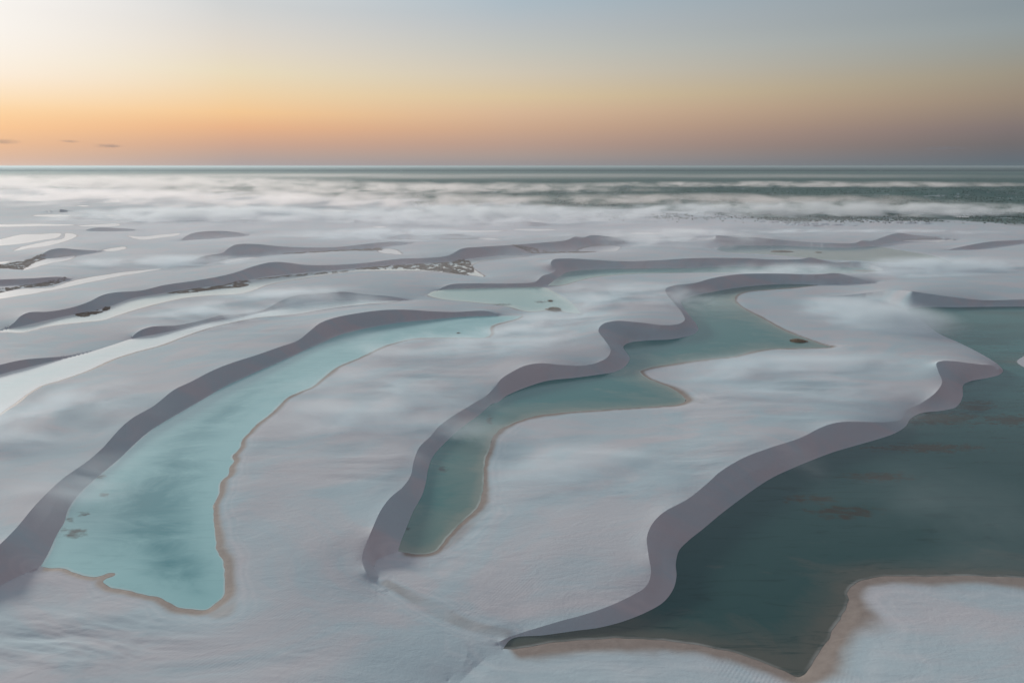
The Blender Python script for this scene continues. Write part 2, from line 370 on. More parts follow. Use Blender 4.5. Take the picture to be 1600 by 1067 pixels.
# lines of known low height (interdune troughs, sand flats): points, height
LEVEL = [
    ([(616, 925), (650, 945), (690, 968), (735, 990), (757, 1001)], .5),
    ([(-50, 948), (0, 918), (30, 903), (58, 889)], .35),
    ([(850, 449), (866, 461), (900, 482), (912, 492), (880, 495), (835, 492)], .3),
    ([(764, 1024), (737, 1050), (716, 1070), (660, 1130)], .5),
    ([(606, 925), (640, 955), (690, 988), (728, 1014), (728, 1034), (700, 1066)], -1.0),
    ([(1385, 425), (1420, 432)], .4),
]
ISLE = spline([(1589, 565), (1602, 556), (1640, 549), (1690, 560), (1680, 572), (1640, 580), (1604, 575)], closed=True)

# ------------------------------------------------------------------ terrain grid: even steps across the view, wider outside it
def steps(lo, hi, d):
    return list(np.arange(lo, hi, d))
us = steps(-60, 1660, 1.6)
g = 1.6; u = us[-1]
while u < 3600:
    g *= 1.035; u += g; us.append(u)
g = 1.6; u = us[0]; left = []
while u > -2000:
    g *= 1.035; u -= g; left.append(u)
U = np.array(left[::-1] + us)
vs = []
v = V0 + .9; g = .3
while v < 285:
    vs.append(v); g = min(.8, g * 1.03); v += g
while v < 470:
    vs.append(v); v += .75
g = .75
while v < 1085:
    vs.append(v); g = min(1.6, g * 1.02); v += g
while v < 4200:
    vs.append(v); g *= 1.06; v += g
V = np.array(vs)
NU, NV = len(U), len(V)
GU, GV = np.meshgrid(U, V)           # (NV, NU)
pu, pv = GU.ravel().copy(), GV.ravel().copy()
N = NU * NV
kind = np.zeros(N, np.int8)          # 0 free, 1 shore, 2 crest, 3 level line, 4 lagoon bed
fix = np.full(N, np.nan)
best = np.full(N, 9.0)
lineid = np.zeros(N, np.int16)
dU = np.gradient(U); dV = np.gradient(V)

def pin(uv, z, k, lid):
    """moves the nearest grid points onto the line uv and fixes their height"""
    iu = np.clip(np.rint(np.interp(uv[:, 0], U, np.arange(NU))).astype(int), 0, NU - 1)
    iv = np.clip(np.rint(np.interp(uv[:, 1], V, np.arange(NV))).astype(int), 0, NV - 1)
    ok = (uv[:, 0] > U[0]) & (uv[:, 0] < U[-1]) & (uv[:, 1] > V[0]) & (uv[:, 1] < V[-1])
    z = np.broadcast_to(z, (len(uv),))
    d = np.hypot((uv[:, 0] - U[iu]) / dU[iu], (uv[:, 1] - V[iv]) / dV[iv])
    idx = iv * NU + iu
    for j in np.nonzero(ok)[0]:
        i = idx[j]
        if d[j] < best[i]:
            best[i] = d[j]; pu[i], pv[i] = uv[j]; fix[i] = z[j]; kind[i] = k; lineid[i] = lid

def wiggle(p, amp, sc, seed):
    """small natural unevenness of a traced line, in metres on the ground"""
    xy = at(p)
    n = np.stack([perlin(xy[:, 0] / sc, xy[:, 1] / sc, seed), perlin(xy[:, 0] / sc + 40, xy[:, 1] / sc, seed + 3)], 1)
    return uv_of(xy + n * amp)

polys = []          # (outline in ground pixels, info)
lid = 1
for i, (nm, L) in enumerate(LAG.items()):
    a = spline(L['up'], .4); b = wiggle(spline(L['lo'], .4), .5, 4, i)
    L['ups'], L['los'] = a, b
    pin(a, 0.0, 1, lid); pin(b, 0.0, 1, lid); lid += 1
    polys.append((np.vstack([a, b[::-1]]), L))
pin(ISLE, 0.0, 1, lid); lid += 1
for i, p in enumerate(POOLS):
    q = wiggle(spline(p, .4, True), 2.5, 14, 20 + i)
    pin(q, 0.0, 1, lid); lid += 1
    polys.append((q, dict(pool=True, ups=q, los=q)))

TAN = math.tan(math.radians(31))
def crest_heights(c, fxy):
    hs = np.concatenate([[0.03], np.linspace(.15, 26, 160)])
    out = np.zeros(len(c))
    step = max(1, len(c) // 160)
    ks = np.arange(0, len(c), step)
    val = []
    for k in ks:
        P = at(np.repeat(c[k:k + 1], len(hs), 0), hs)
        d = near_dist(P, fxy)
        e = d - hs / TAN
        j = np.argmax(e <= 0)
        if e[0] <= 0:
            val.append(.03)
        elif not (e <= 0).any():
            val.append(np.nan)
        else:
            t = e[j - 1] / (e[j - 1] - e[j])
            val.append(hs[j - 1] + t * (hs[j] - hs[j - 1]))
    val = np.array(val)
    bad = np.isnan(val)
    if bad.any():
        val[bad] = np.interp(ks[bad], ks[~bad], val[~bad]) if (~bad).any() else 1.0
    out = np.interp(np.arange(len(c)), ks, val)
    w = max(3, int(len(c) * .012)) | 1
    ker = np.hanning(w + 2)[1:-1]; ker /= ker.sum()
    pad = np.concatenate([np.full(w // 2, out[0]), out, np.full(w // 2, out[-1])])
    return np.convolve(pad, ker, 'valid')

crest_info = []
for i, C in enumerate(CREST):
    c = spline(C['c'], .4)
    fp = spline(C['f'], .7)
    fxy = at(fp)
    h = crest_heights(c, fxy)
    xy = at(c, h)
    uv = uv_of(xy)
    # densify in ground pixels
    seg = np.hypot(*np.diff(uv, axis=0).T); s = np.concatenate([[0], np.cumsum(seg)])
    t = np.arange(0, s[-1], .35)
    uvd = np.stack([np.interp(t, s, uv[:, 0]), np.interp(t, s, uv[:, 1])], 1)
    hd = np.interp(t, s, h)
    pin(uvd, hd, 2, lid); lid += 1
    crest_info.append((c, h))
    # foot stretches away from water
    if i > 8 or True:
        allsh = np.vstack([p for p, _ in polys])
        dry = near_dist(fp, allsh) > 1.2
        if dry.any():
            pin(fp[dry], .12, 3, lid)
        lid += 1
for p, z in LEVEL:
    q = spline(p, .4)
    if z < 0:       # a low spur that rises and dies away along its length
        z = .35 + .8 * np.sin(np.linspace(0, np.pi, len(q))) ** .7
    pin(q, z, 3, lid); lid += 1

# drop the corner of every L in a pinned chain, so that lines cross the cells diagonally
for i in np.nonzero((kind > 0) & (best > .3))[0][np.argsort(-best[(kind > 0) & (best > .3)])]:
    r, q_ = divmod(i, NU)
    if r < 1 or q_ < 1 or r > NV - 2 or q_ > NU - 2:
        continue
    l_ = lineid[i]
    hz = [j for j in (i - 1, i + 1) if kind[j] and lineid[j] == l_]
    vt = [j for j in (i - NU, i + NU) if kind[j] and lineid[j] == l_]
    if len(hz) == 1 and len(vt) == 1:
        kind[i] = 0; fix[i] = np.nan; lineid[i] = 0
        pu[i], pv[i] = U[q_], V[r]
PXY = at(np.stack([pu, pv], 1))
lag_of = np.full(N, -1, np.int16)
shore_d = np.zeros(N, np.float32)
GP = np.stack([pu, pv], 1)
for i, (poly, L) in enumerate(polys):
    x0, y0 = poly.min(0); x1, y1 = poly.max(0)
    c_ = np.nonzero((pu > x0) & (pu < x1) & (pv > y0) & (pv < y1) & (kind != 1))[0]
    m = c_[inside(GP[c_], poly)]
    if not L.get('pool') and L is LAG['great']:
        m = m[~inside(GP[m], ISLE)]
    kind[m] = 4
    lag_of[m] = i
    sh = at(poly[::3])
    d = near_dist(PXY[m], sh)
    if L is LAG['great']:
        d = np.minimum(d, near_dist(PXY[m], at(ISLE[::2])))
    shore_d[m] = d
    fix[m] = -np.minimum(.08 + d * .10, 3.0)

# ------------------------------------------------------------------ heights: relax between the pinned lines
dist = np.hypot(PXY[:, 0], PXY[:, 1]).reshape(NV, NU)
fixed = ~np.isnan(fix)
far = (GV < 318).ravel() & ~fixed
z0 = np.where(fixed, fix, 1.5)
z0[far] = .6
fixed2 = fixed | far
bord = np.zeros((NV, NU), bool); bord[-1] = bord[:, 0] = bord[:, -1] = True
fixed2 |= bord.ravel()
Z = z0.reshape(NV, NU).astype(np.float32)
FX = fixed2.reshape(NV, NU)
gx = PXY[:, 0].reshape(NV, NU); gy = PXY[:, 1].reshape(NV, NU)
dx = np.abs(np.gradient(gx, axis=1)).astype(np.float32)
dy = np.abs(np.gradient(gy, axis=0)).astype(np.float32)
rat = (dy / dx)
rat = np.clip(rat, .02, 1e6) ** .75
curv = np.where(dist < 1400, 9e-4, 0.0).astype(np.float32) * np.clip(1.3 - dist / 1100, 0, 1).astype(np.float32)

def relax(Z, FX, rat, src, it, om=1.75):
    wx = rat; wy = 1 / rat
    den = 2 * (wx + wy)
    ii, jj = np.indices(Z.shape)
    par = (ii + jj) & 1
    Zp = np.pad(Z, 1, mode='edge')
    free = [(~FX) & (par == k) for k in (0, 1)]
    for _ in range(it):
        for k in (0, 1):
            Zp[0] = Zp[1]; Zp[-1] = Zp[-2]; Zp[:, 0] = Zp[:, 1]; Zp[:, -1] = Zp[:, -2]
            C0 = Zp[1:-1, 1:-1]
            n = (wx * (Zp[1:-1, :-2] + Zp[1:-1, 2:]) + wy * (Zp[:-2, 1:-1] + Zp[2:, 1:-1]) + src) / den
            m = free[k]
            C0[m] += om * (n[m] - C0[m])
    return Zp[1:-1, 1:-1].copy()

def coarse(Z, FX, f):
    """block reduction that keeps pinned values"""
    nv, nu = -(-Z.shape[0] // f), -(-Z.shape[1] // f)
    P = np.pad(np.where(FX, Z, 0), ((0, nv * f - Z.shape[0]), (0, nu * f - Z.shape[1])))
    W = np.pad(FX.astype(np.float32), ((0, nv * f - Z.shape[0]), (0, nu * f - Z.shape[1])))
    ps = P.reshape(nv, f, nu, f).sum((1, 3)); ws = W.reshape(nv, f, nu, f).sum((1, 3))
    return np.where(ws > 0, ps / np.maximum(ws, 1), 1.5).astype(np.float32), ws > 0

guess = None
for f in (16, 8, 4, 2, 1):
    if f > 1:
        Zc, Fc = coarse(Z, FX, f)
        sl_ = (slice(f // 2, None, f), slice(f // 2, None, f))
        shp = Zc.shape
        def sub(A):
            B = A[::f, ::f]
            return B[:shp[0], :shp[1]]
        rc = sub(rat); sc_ = sub(curv * dx * dy) * f * f
    else:
        Zc, Fc, rc, sc_ = Z, FX, rat, curv * dx * dy
    if guess is not None:
        up = np.repeat(np.repeat(guess, 2, 0), 2, 1)[:Zc.shape[0], :Zc.shape[1]]
        if up.shape != Zc.shape:
            up = np.pad(up, ((0, Zc.shape[0] - up.shape[0]), (0, Zc.shape[1] - up.shape[1])), mode='edge')
        Zc = np.where(Fc, Zc, up)
    guess = relax(Zc.astype(np.float32), Fc, rc.astype(np.float32), sc_.astype(np.float32), {16: 300, 8: 160, 4: 100, 2: 70, 1: 70}[f], 1.7 if f > 1 else 1.4)
Z = guess

# wind-worked unevenness of the sand, away from crests and shores
free = (~FX)
gd = np.where(FX & (fixed.reshape(NV, NU)), 0, 24).astype(np.float32)
for _ in range(24):
    m = np.pad(gd, 1, mode='edge')
    gd = np.minimum(gd, np.minimum(np.minimum(m[:-2, 1:-1], m[2:, 1:-1]), np.minimum(m[1:-1, :-2], m[1:-1, 2:])) + 1)
away = sstep(gd / 22.0)
# rotate to the wind axis (blowing from the upper left to the lower right)
wa = math.radians(-12)
wxx = gx * math.cos(wa) + gy * math.sin(wa); wyy = -gx * math.sin(wa) + gy * math.cos(wa)
warp = 14 * fbm(gx / 60, gy / 60, 2, 5)
scour = fbm((wxx + warp) / 46, (wyy + warp * .6) / 11, 4, 9)
patch = sstep((fbm(gx / 95, gy / 95, 2, 31) + .15) / .5)
near = np.clip(1.25 - dist / 1100, 0, 1)
for px, py, a, b, k in [(650, 600, 100, 38, 1.0), (1240, 620, 120, 40, 1.0), (120, 1010, 170, 50, 1.5), (570, 735, 90, 40, .7), (1090, 745, 90, 50, .8), (430, 520, 80, 30, .8), (1480, 420, 150, 20, .8)]:
    patch = np.maximum(patch, (2.0 * k) * np.exp(-((GU - px) / a) ** 2 - ((GV - py) / b) ** 2))
Z = Z + (away * near * (.62 * fbm(gx / 70, gy / 70, 3, 2) + .42 * patch * scour)).astype(np.float32)
# the far plain: low dune swells, then a wooded rise on the right
hill_c = at([(1500, 304)])[0]
Z = Z + (24 * np.exp(-((gx - hill_c[0]) / 230) ** 2 - ((gy - hill_c[1]) / 160) ** 2)).astype(np.float32)
Z = Z + (sstep((dist - 1100) / 900) * away * 2.2 * fbm(gx / 160, gy / 220, 3, 13)).astype(np.float32)
Z = np.where(Z > -.02, Z, np.where(kind.reshape(NV, NU) == 4, Z, .05))

# ------------------------------------------------------------------ covers: wet beaches, one painted scarp shade, scrub
zf = Z.ravel()
UV0 = GP
wet = np.zeros(N, np.float32)
pale = np.zeros(N, np.float32)
land = kind != 4
wet_shade_lines = [(L['los'], L['wet'], L['ups']) for L in LAG.values()]
wet_shade_lines += [(spline(p, .8), w, None) for p, w in [
    ([(604, 912), (650, 938), (695, 962), (735, 980), (790, 992)], 2.6),  # shaded slope of a small scarp, painted in with the wet-sand colour
    ([(660, 867), (700, 850), (735, 815), (750, 795)], 4.5),
    ([(325, 952), (350, 960), (354, 925), (356, 890)], 3.0),
    ([(1300, 542), (1240, 546)], 4.0),
    ([(860, 456), (890, 476), (910, 492)], 3.0),
    ([(1062, 630), (1090, 629), (1104, 634)], 3.4)]]
wn = fbm(gx / 14, gy / 14, 3, 50).ravel()
wn2 = fbm(gx / 38, gy / 38, 2, 57).ravel()
for ln, w, ups in wet_shade_lines:
    x0, y0 = ln.min(0) - 90; x1, y1 = ln.max(0) + 90
    c_ = np.nonzero((pu > x0) & (pu < x1) & (pv > y0) & (pv < y1) & land)[0]
    if not len(c_):
        continue
    d = near_dist(PXY[c_], at(ln[::2]))
    dd = d * (1 + .35 * wn[c_]) * (1.25 + .9 * wn2[c_])
    k_ = 1 - sstep((dd / w - .4) / .85)
    if ups is None:
        k_ = k_ * np.clip(.4 + .5 * wn[c_], .1, .6)
    else:
        k_ = k_ * sstep((near_dist(PXY[c_], at(ups[::2])) - d - .2) / 2.2)
    wet[c_] = np.maximum(wet[c_], k_)
    pale[c_] = np.maximum(pale[c_], np.exp(-((dd / w - 1.5) / .22) ** 2) + .7 * np.exp(-((dd / w - 2.3) / .16) ** 2))
for p in POOLS:
    q = np.asarray(p, float)
    x0, y0 = q.min(0) - 12; x1, y1 = q.max(0) + 12
    c_ = np.nonzero((pu > x0) & (pu < x1) & (pv > y0) & (pv < y1) & land)[0]
    d = near_dist(PXY[c_], at(spline(p, .8, True)))
    wet[c_] = np.maximum(wet[c_], .8 * (1 - sstep(d / 5.0)))
# no wet band up the slip faces: only where the sand is low
wet *= 1 - sstep((zf - .9) / 1.2)
edge_v = np.interp(pu, [-300, 0, 200, 400, 800, 1100, 1200, 1400, 1600, 1900], [296, 297, 300, 309, 324, 335, 344, 349, 352, 354])
vn = fbm(gx / 260, gy / 420, 4, 70).ravel()
vn2 = fbm(gx / 60, gy / 90, 3, 90).ravel()
veg = sstep((edge_v - pv + 9 * vn + 4 * vn2) / 5.0)
veg *= 1 - .5 * sstep((vn2 + .55 * vn - .42) / .2) * sstep((pv - 283) / 12)

# ------------------------------------------------------------------ triangles: split every cell along the pinned line that crosses it
I = (np.arange(NV - 1)[:, None] * NU + np.arange(NU - 1)[None, :]).ravel()
A, B, C_, D = I, I + 1, I + NU + 1, I + NU       # far-left, far-right, near-right, near-left
kp = np.where((kind >= 1) & (kind <= 3), lineid, 0)
ac = (kp[A] > 0) & (kp[A] == kp[C_])
bd = (kp[B] > 0) & (kp[B] == kp[D])
dac = np.abs(zf[A] - zf[C_]); dbd = np.abs(zf[B] - zf[D])
use_ac = np.where(ac & ~bd, True, np.where(bd & ~ac, False, dac <= dbd))
t1 = np.where(use_ac[:, None], np.stack([A, D, C_], 1), np.stack([A, D, B], 1))
t2 = np.where(use_ac[:, None], np.stack([A, C_, B], 1), np.stack([B, D, C_], 1))
T = np.concatenate([t1, t2]).astype(np.int32)

def tri_mesh(name, co, tri, smooth=True):
    me = bpy.data.meshes.new(name)
    me.vertices.add(len(co)); me.vertices.foreach_set('co', np.ascontiguousarray(co, np.float32).ravel())
    me.loops.add(tri.size); me.loops.foreach_set('vertex_index', np.ascontiguousarray(tri, np.int32).ravel())
    me.polygons.add(len(tri)); me.polygons.foreach_set('loop_start', np.arange(0, tri.size, 3, dtype=np.int32))
    me.polygons.foreach_set('loop_total', np.full(len(tri), 3, np.int32))
    me.update(calc_edges=True)
    if smooth:
        me.polygons.foreach_set('use_smooth', np.ones(len(tri), bool))
    return me

def attr(me, name, val):
    a = me.attributes.new(name, 'FLOAT', 'POINT')
    a.data.foreach_set('value', np.ascontiguousarray(val, np.float32))

def link(name, me, mat, parent=None, **props):
    o = bpy.data.objects.new(name, me)
    if mat is not None:
        me.materials.append(mat)
    COL.objects.link(o)
    o.parent = parent
    for k, v_ in props.items():
        o[k] = v_
    return o

CO = np.stack([PXY[:, 0], PXY[:, 1], zf], 1)

# ------------------------------------------------------------------ materials
def new_mat(name):
    m = bpy.data.materials.new(name)
    m.use_nodes = True
    t = m.node_tree
    t.nodes.clear()
    return m, t

def attr_n(t, name):
    n = t.nodes.new('ShaderNodeAttribute')
    n.attribute_name = name
    return n.outputs['Fac']

def noise_n(t, vec, scale, detail=3, rough=.55, dist_=0.0):
    n = t.nodes.new('ShaderNodeTexNoise')
    n.inputs['Scale'].default_value = scale
    n.inputs['Detail'].default_value = detail
    n.inputs['Roughness'].default_value = rough
    n.inputs['Distortion'].default_value = dist_
    if vec is not None:
        t.links.new(vec, n.inputs['Vector'])
    return n.outputs['Fac']

def mapping(t, vec, scale=(1, 1, 1), rot=(0, 0, 0)):
    n = t.nodes.new('ShaderNodeMapping')
    n.inputs['Scale'].default_value = scale
    n.inputs['Rotation'].default_value = rot
    t.links.new(vec, n.inputs['Vector'])
    return n.outputs[0]

def surface_out(t, sh):
    o = t.nodes.new('ShaderNodeOutputMaterial')
    t.links.new(sh, o.inputs['Surface'])
    return o

def bump_n(t, h, strength, dist_, normal=None):
    n = t.nodes.new('ShaderNodeBump')
    n.inputs['Strength'].default_value = strength
    n.inputs['Distance'].default_value = dist_
    t.links.new(h, n.inputs['Height'])
    if normal is not None:
        t.links.new(normal, n.inputs['Normal'])
    return n.outputs[0]

def mat_sand():
    m, t = new_mat('sand')
    pos = node(t, 'ShaderNodeNewGeometry').outputs['Position']
    big = noise_n(t, mapping(t, pos, (.012, .02, .01)), 1.0, 4, .5)
    streak = noise_n(t, mapping(t, pos, (.02, .11, .05), (0, 0, math.radians(12))), 1.0, 5, .6, .6)
    col = mixc(t, maprange(t, big, .35, .68), (.405, .495, .53), (.46, .51, .535))
    col = mixc(t, math_n(t, 'MULTIPLY', maprange(t, streak, .52, .72), .35), col, (.46, .46, .475))
    fine = noise_n(t, pos, .9, 4, .6)
    col = mixc(t, math_n(t, 'MULTIPLY', maprange(t, fine, .45, .7), .10), col, (.40, .37, .36))
    w = attr_n(t, 'wet')  # wet sand, plus the painted shade along the trough
    wn_ = noise_n(t, pos, .35, 4, .6)
    wcol = mixc(t, wn_, (.22, .185, .165), (.32, .28, .25))
    col = mixc(t, math_n(t, 'MULTIPLY', attr_n(t, 'pale'), .5), col, (.62, .63, .64))
    col = mixc(t, w, col, wcol)
    # ripples on the open sand
    wv = t.nodes.new('ShaderNodeTexWave')
    wv.wave_profile = 'SIN'
    wv.inputs['Scale'].default_value = .33
    wv.inputs['Distortion'].default_value = 3.5
    wv.inputs['Detail'].default_value = 2.0
    wv.inputs['Detail Scale'].default_value = .25
    t.links.new(mapping(t, pos, (1, 1, 1), (0, 0, math.radians(35))), wv.inputs['Vector'])
    rmask = maprange(t, noise_n(t, pos, .022, 2, .5), .5, .66)
    rip = math_n(t, 'MULTIPLY', wv.outputs['Fac'], math_n(t, 'MULTIPLY', rmask, math_n(t, 'SUBTRACT', 1.0, w)))
    nrm = bump_n(t, rip, .14, .12)
    nrm = bump_n(t, streak, .3, .3, nrm)
    nrm = bump_n(t, fine, .45, .12, nrm)
    mid = noise_n(t, mapping(t, pos, (.10, .22, .2), (0, 0, math.radians(20))), 1.0, 5, .6, 1.2)
    nrm = bump_n(t, mid, .35, .4, nrm)
    mot = noise_n(t, mapping(t, pos, (.016, .024, .02), (0, 0, math.radians(-25))), 1.0, 6, .62, 1.4)
    col0 = mixc(t, maprange(t, mot, .38, .62), (.51, .495, .525), (.375, .50, .555))
    col = mixc(t, math_n(t, 'MULTIPLY', math_n(t, 'SUBTRACT', 1.0, w), .55), col, col0)
    # scrub country of the far plain
    v_ = attr_n(t, 'veg')
    vnoise = noise_n(t, mapping(t, pos, (.012, .006, .01)), 1.0, 5, .65)
    vcol = mixc(t, maprange(t, vnoise, .35, .7), (.055, .13, .125), (.09, .15, .145))
    col = mixc(t, v_, col, vcol)
    b = t.nodes.new('ShaderNodeBsdfPrincipled')
    t.links.new(col, b.inputs['Base Color'])
    t.links.new(nrm, b.inputs['Normal'])
    t.links.new(maprange(t, w, 0, 1, .9, .65), b.inputs['Roughness'])
    b.inputs['Specular IOR Level'].default_value = .25
    surface_out(t, b.outputs[0])
    return m

def mat_water(name, deep, shal, grad, weed=None, rough=.13, blot=.18):
    """still lagoon water: its colour deepens away from the shore, the sky mirrors in it"""
    m, t = new_mat(name)
    pos = node(t, 'ShaderNodeNewGeometry').outputs['Position']
    d = attr_n(t, 'shore')
    n1 = noise_n(t, mapping(t, pos, (.028, .046, .02), (0, 0, math.radians(28))), 1.0, 7, .66, .8)
    dd = math_n(t, 'MULTIPLY', d, maprange(t, n1, .3, .7, .25, 1.9, False))
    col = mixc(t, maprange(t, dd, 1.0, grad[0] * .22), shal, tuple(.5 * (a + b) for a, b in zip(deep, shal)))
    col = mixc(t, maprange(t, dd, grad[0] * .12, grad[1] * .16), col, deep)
    col = mixc(t, attr_n(t, 'shoal'), col, (.060, .185, .185))
    rim = mixc(t, math_n(t, 'MULTIPLY', math_n(t, 'SUBTRACT', 1.0, maprange(t, d, .2, 1.1)), maprange(t, noise_n(t, pos, .06, 3, .5), .3, .7, .1, .75)), col, tuple(min(.62, x * 1.0 + .25) for x in shal))
    col = rim
    sp = noise_n(t, mapping(t, pos, (.05, .30, .05), (0, 0, math.radians(-14))), 1.0, 7, .7, .9)
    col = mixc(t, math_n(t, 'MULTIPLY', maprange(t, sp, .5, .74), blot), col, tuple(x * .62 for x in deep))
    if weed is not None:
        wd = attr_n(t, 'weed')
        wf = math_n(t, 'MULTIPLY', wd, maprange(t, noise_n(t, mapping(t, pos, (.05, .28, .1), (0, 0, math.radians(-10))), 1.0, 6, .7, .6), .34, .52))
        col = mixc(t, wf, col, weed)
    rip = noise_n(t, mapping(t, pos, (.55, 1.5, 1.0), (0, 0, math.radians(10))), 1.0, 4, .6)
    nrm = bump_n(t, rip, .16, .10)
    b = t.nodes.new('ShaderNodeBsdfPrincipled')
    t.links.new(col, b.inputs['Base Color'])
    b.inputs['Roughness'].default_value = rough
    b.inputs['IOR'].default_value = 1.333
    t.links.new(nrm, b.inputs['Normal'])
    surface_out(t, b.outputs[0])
    return m

def mat_plain(name, c1, c2, scale=.4, rough=.9, spec=.2):
    m, t = new_mat(name)
    pos = node(t, 'ShaderNodeNewGeometry').outputs['Position']
    col = mixc(t, maprange(t, noise_n(t, pos, scale, 4, .6), .3, .7), c1, c2)
    b = t.nodes.new('ShaderNodeBsdfPrincipled')
    t.links.new(col, b.inputs['Base Color'])
    b.inputs['Roughness'].default_value = rough
    b.inputs['Specular IOR Level'].default_value = spec
    surface_out(t, b.outputs[0])
    return m

# ------------------------------------------------------------------ ground
SAND = mat_sand()
me = tri_mesh('dune_terrain', CO, T)
ev = np.empty(len(me.edges) * 2, np.int32); me.edges.foreach_get('vertices', ev); ev = ev.reshape(-1, 2)
sharp = (kind[ev[:, 0]] == 2) & (kind[ev[:, 1]] == 2) & (lineid[ev[:, 0]] == lineid[ev[:, 1]])
sa = me.attributes.new('sharp_edge', 'BOOLEAN', 'EDGE'); sa.data.foreach_set('value', sharp)
attr(me, 'wet', wet); attr(me, 'pale', pale); attr(me, 'veg', veg)
link('dune_terrain', me, SAND, kind='structure', label='pale wind-shaped sand dunes with smooth grey slip faces between the lagoons', category='dunes')

# sea: the dark strip before the horizon
sx = np.array([[-60000, 15500, 1.5], [60000, 15500, 1.5], [190000, 150000, 1.5], [-190000, 150000, 1.5]], float)
SEA = mat_plain('sea_water', (.02, .045, .055), (.03, .055, .065), .002, .95, 0.0)
link('sea', tri_mesh('sea', sx, np.array([[0, 1, 2], [0, 2, 3]])), SEA, kind='structure', label='dark strip of open sea along the horizon', category='sea')

# ------------------------------------------------------------------ lagoons: one sheet of water each
cen = PXY[T].mean(1)
wetv = (kind == 4) | (kind == 1)
tri_ok = wetv[T].all(1)
POOL_M = mat_water('pool_water', (.74, .77, .76), (.80, .80, .78), (20, 100), None, .32, .05)  # white base colour holds the sky's grazing reflection
labels_pool = [
    'bright white pool at the left edge, broadest of the small far pools',
    'thin white bent pool just right of the broad bright pool at the left edge',
    'long thin bright pool on the left, below the misty scrub',
    'short flat pale pool at the far left under the fog',
    'thread of bright water at the left edge above the broad white pool',
    'thread of bright water just right of the one at the left edge',
    'thin v-shaped pale pool left of the small dark slip face',
    'short bright sliver of water on the left under a grey slip face',
    'pale tapering pool beside the brown marsh at the left edge',
    'tiny bright sliver at the left edge beside the brown marsh',
    'long ragged white stream of water running in from the left edge below the marsh',
    'thin pale sliver of water under the left of the far double slip face',
    'small white pool at the right end of the far double slip face',
    'tiny bright sliver at the right end of the low central far slip face',
    'hair-thin bright pool in the fog left of the middle',
    'hair-thin bright pool in the fog just left of the middle, right of its twin',
    'tiny bright puddle under the low fog left of the middle',
    'tiny bright puddle on top of a small far dune in the middle',
    'small pale turquoise pool with a white end, right of the middle',
    'thin pale pool on the far sand right of the middle under the fog',
    'thin blue pool high on the right between two far slip faces',
    'tiny bright puddle inside the green scrub on the right',
    'tiny bright dash of water in the pale mist on the far left, topmost',
    'tiny bright dash of water on the far left, below the topmost one',
    'thin turquoise streak of water in the middle distance, right of centre',
    'thin turquoise streak of water in the middle distance, left of its twin',
    'small bright puddle on the left, rightmost of the three under the long thin pool',
    'small bright puddle on the left, leftmost of the three under the long thin pool',
    'small bright puddle on the left, middle of the three under the long thin pool']
WEED = dict(   # weed beds in the lagoons: centre pixel, half-size in pixels
    great=[((1270, 640 + 0), 0, 0), ((1522, 634), 34, 9), ((1470, 655), 80, 11), ((1580, 656), 55, 9), ((1320, 800), 55, 10), ((1370, 745), 60, 7), ((1270, 780), 45, 7), ((1450, 700), 100, 7)],
    long=[((117, 832), 20, 8), ((110, 812), 8, 4), ((130, 803), 10, 4), ((162, 772), 9, 4), ((155, 745), 10, 6)],
    winding=[((690, 733), 8, 5), ((765, 655), 6, 8), ((637, 825), 4, 6)],
    oval=[((782, 476), 20, 1.6), ((845, 472), 10, 2), ((860, 470), 5, 2)])
pool_i = 0
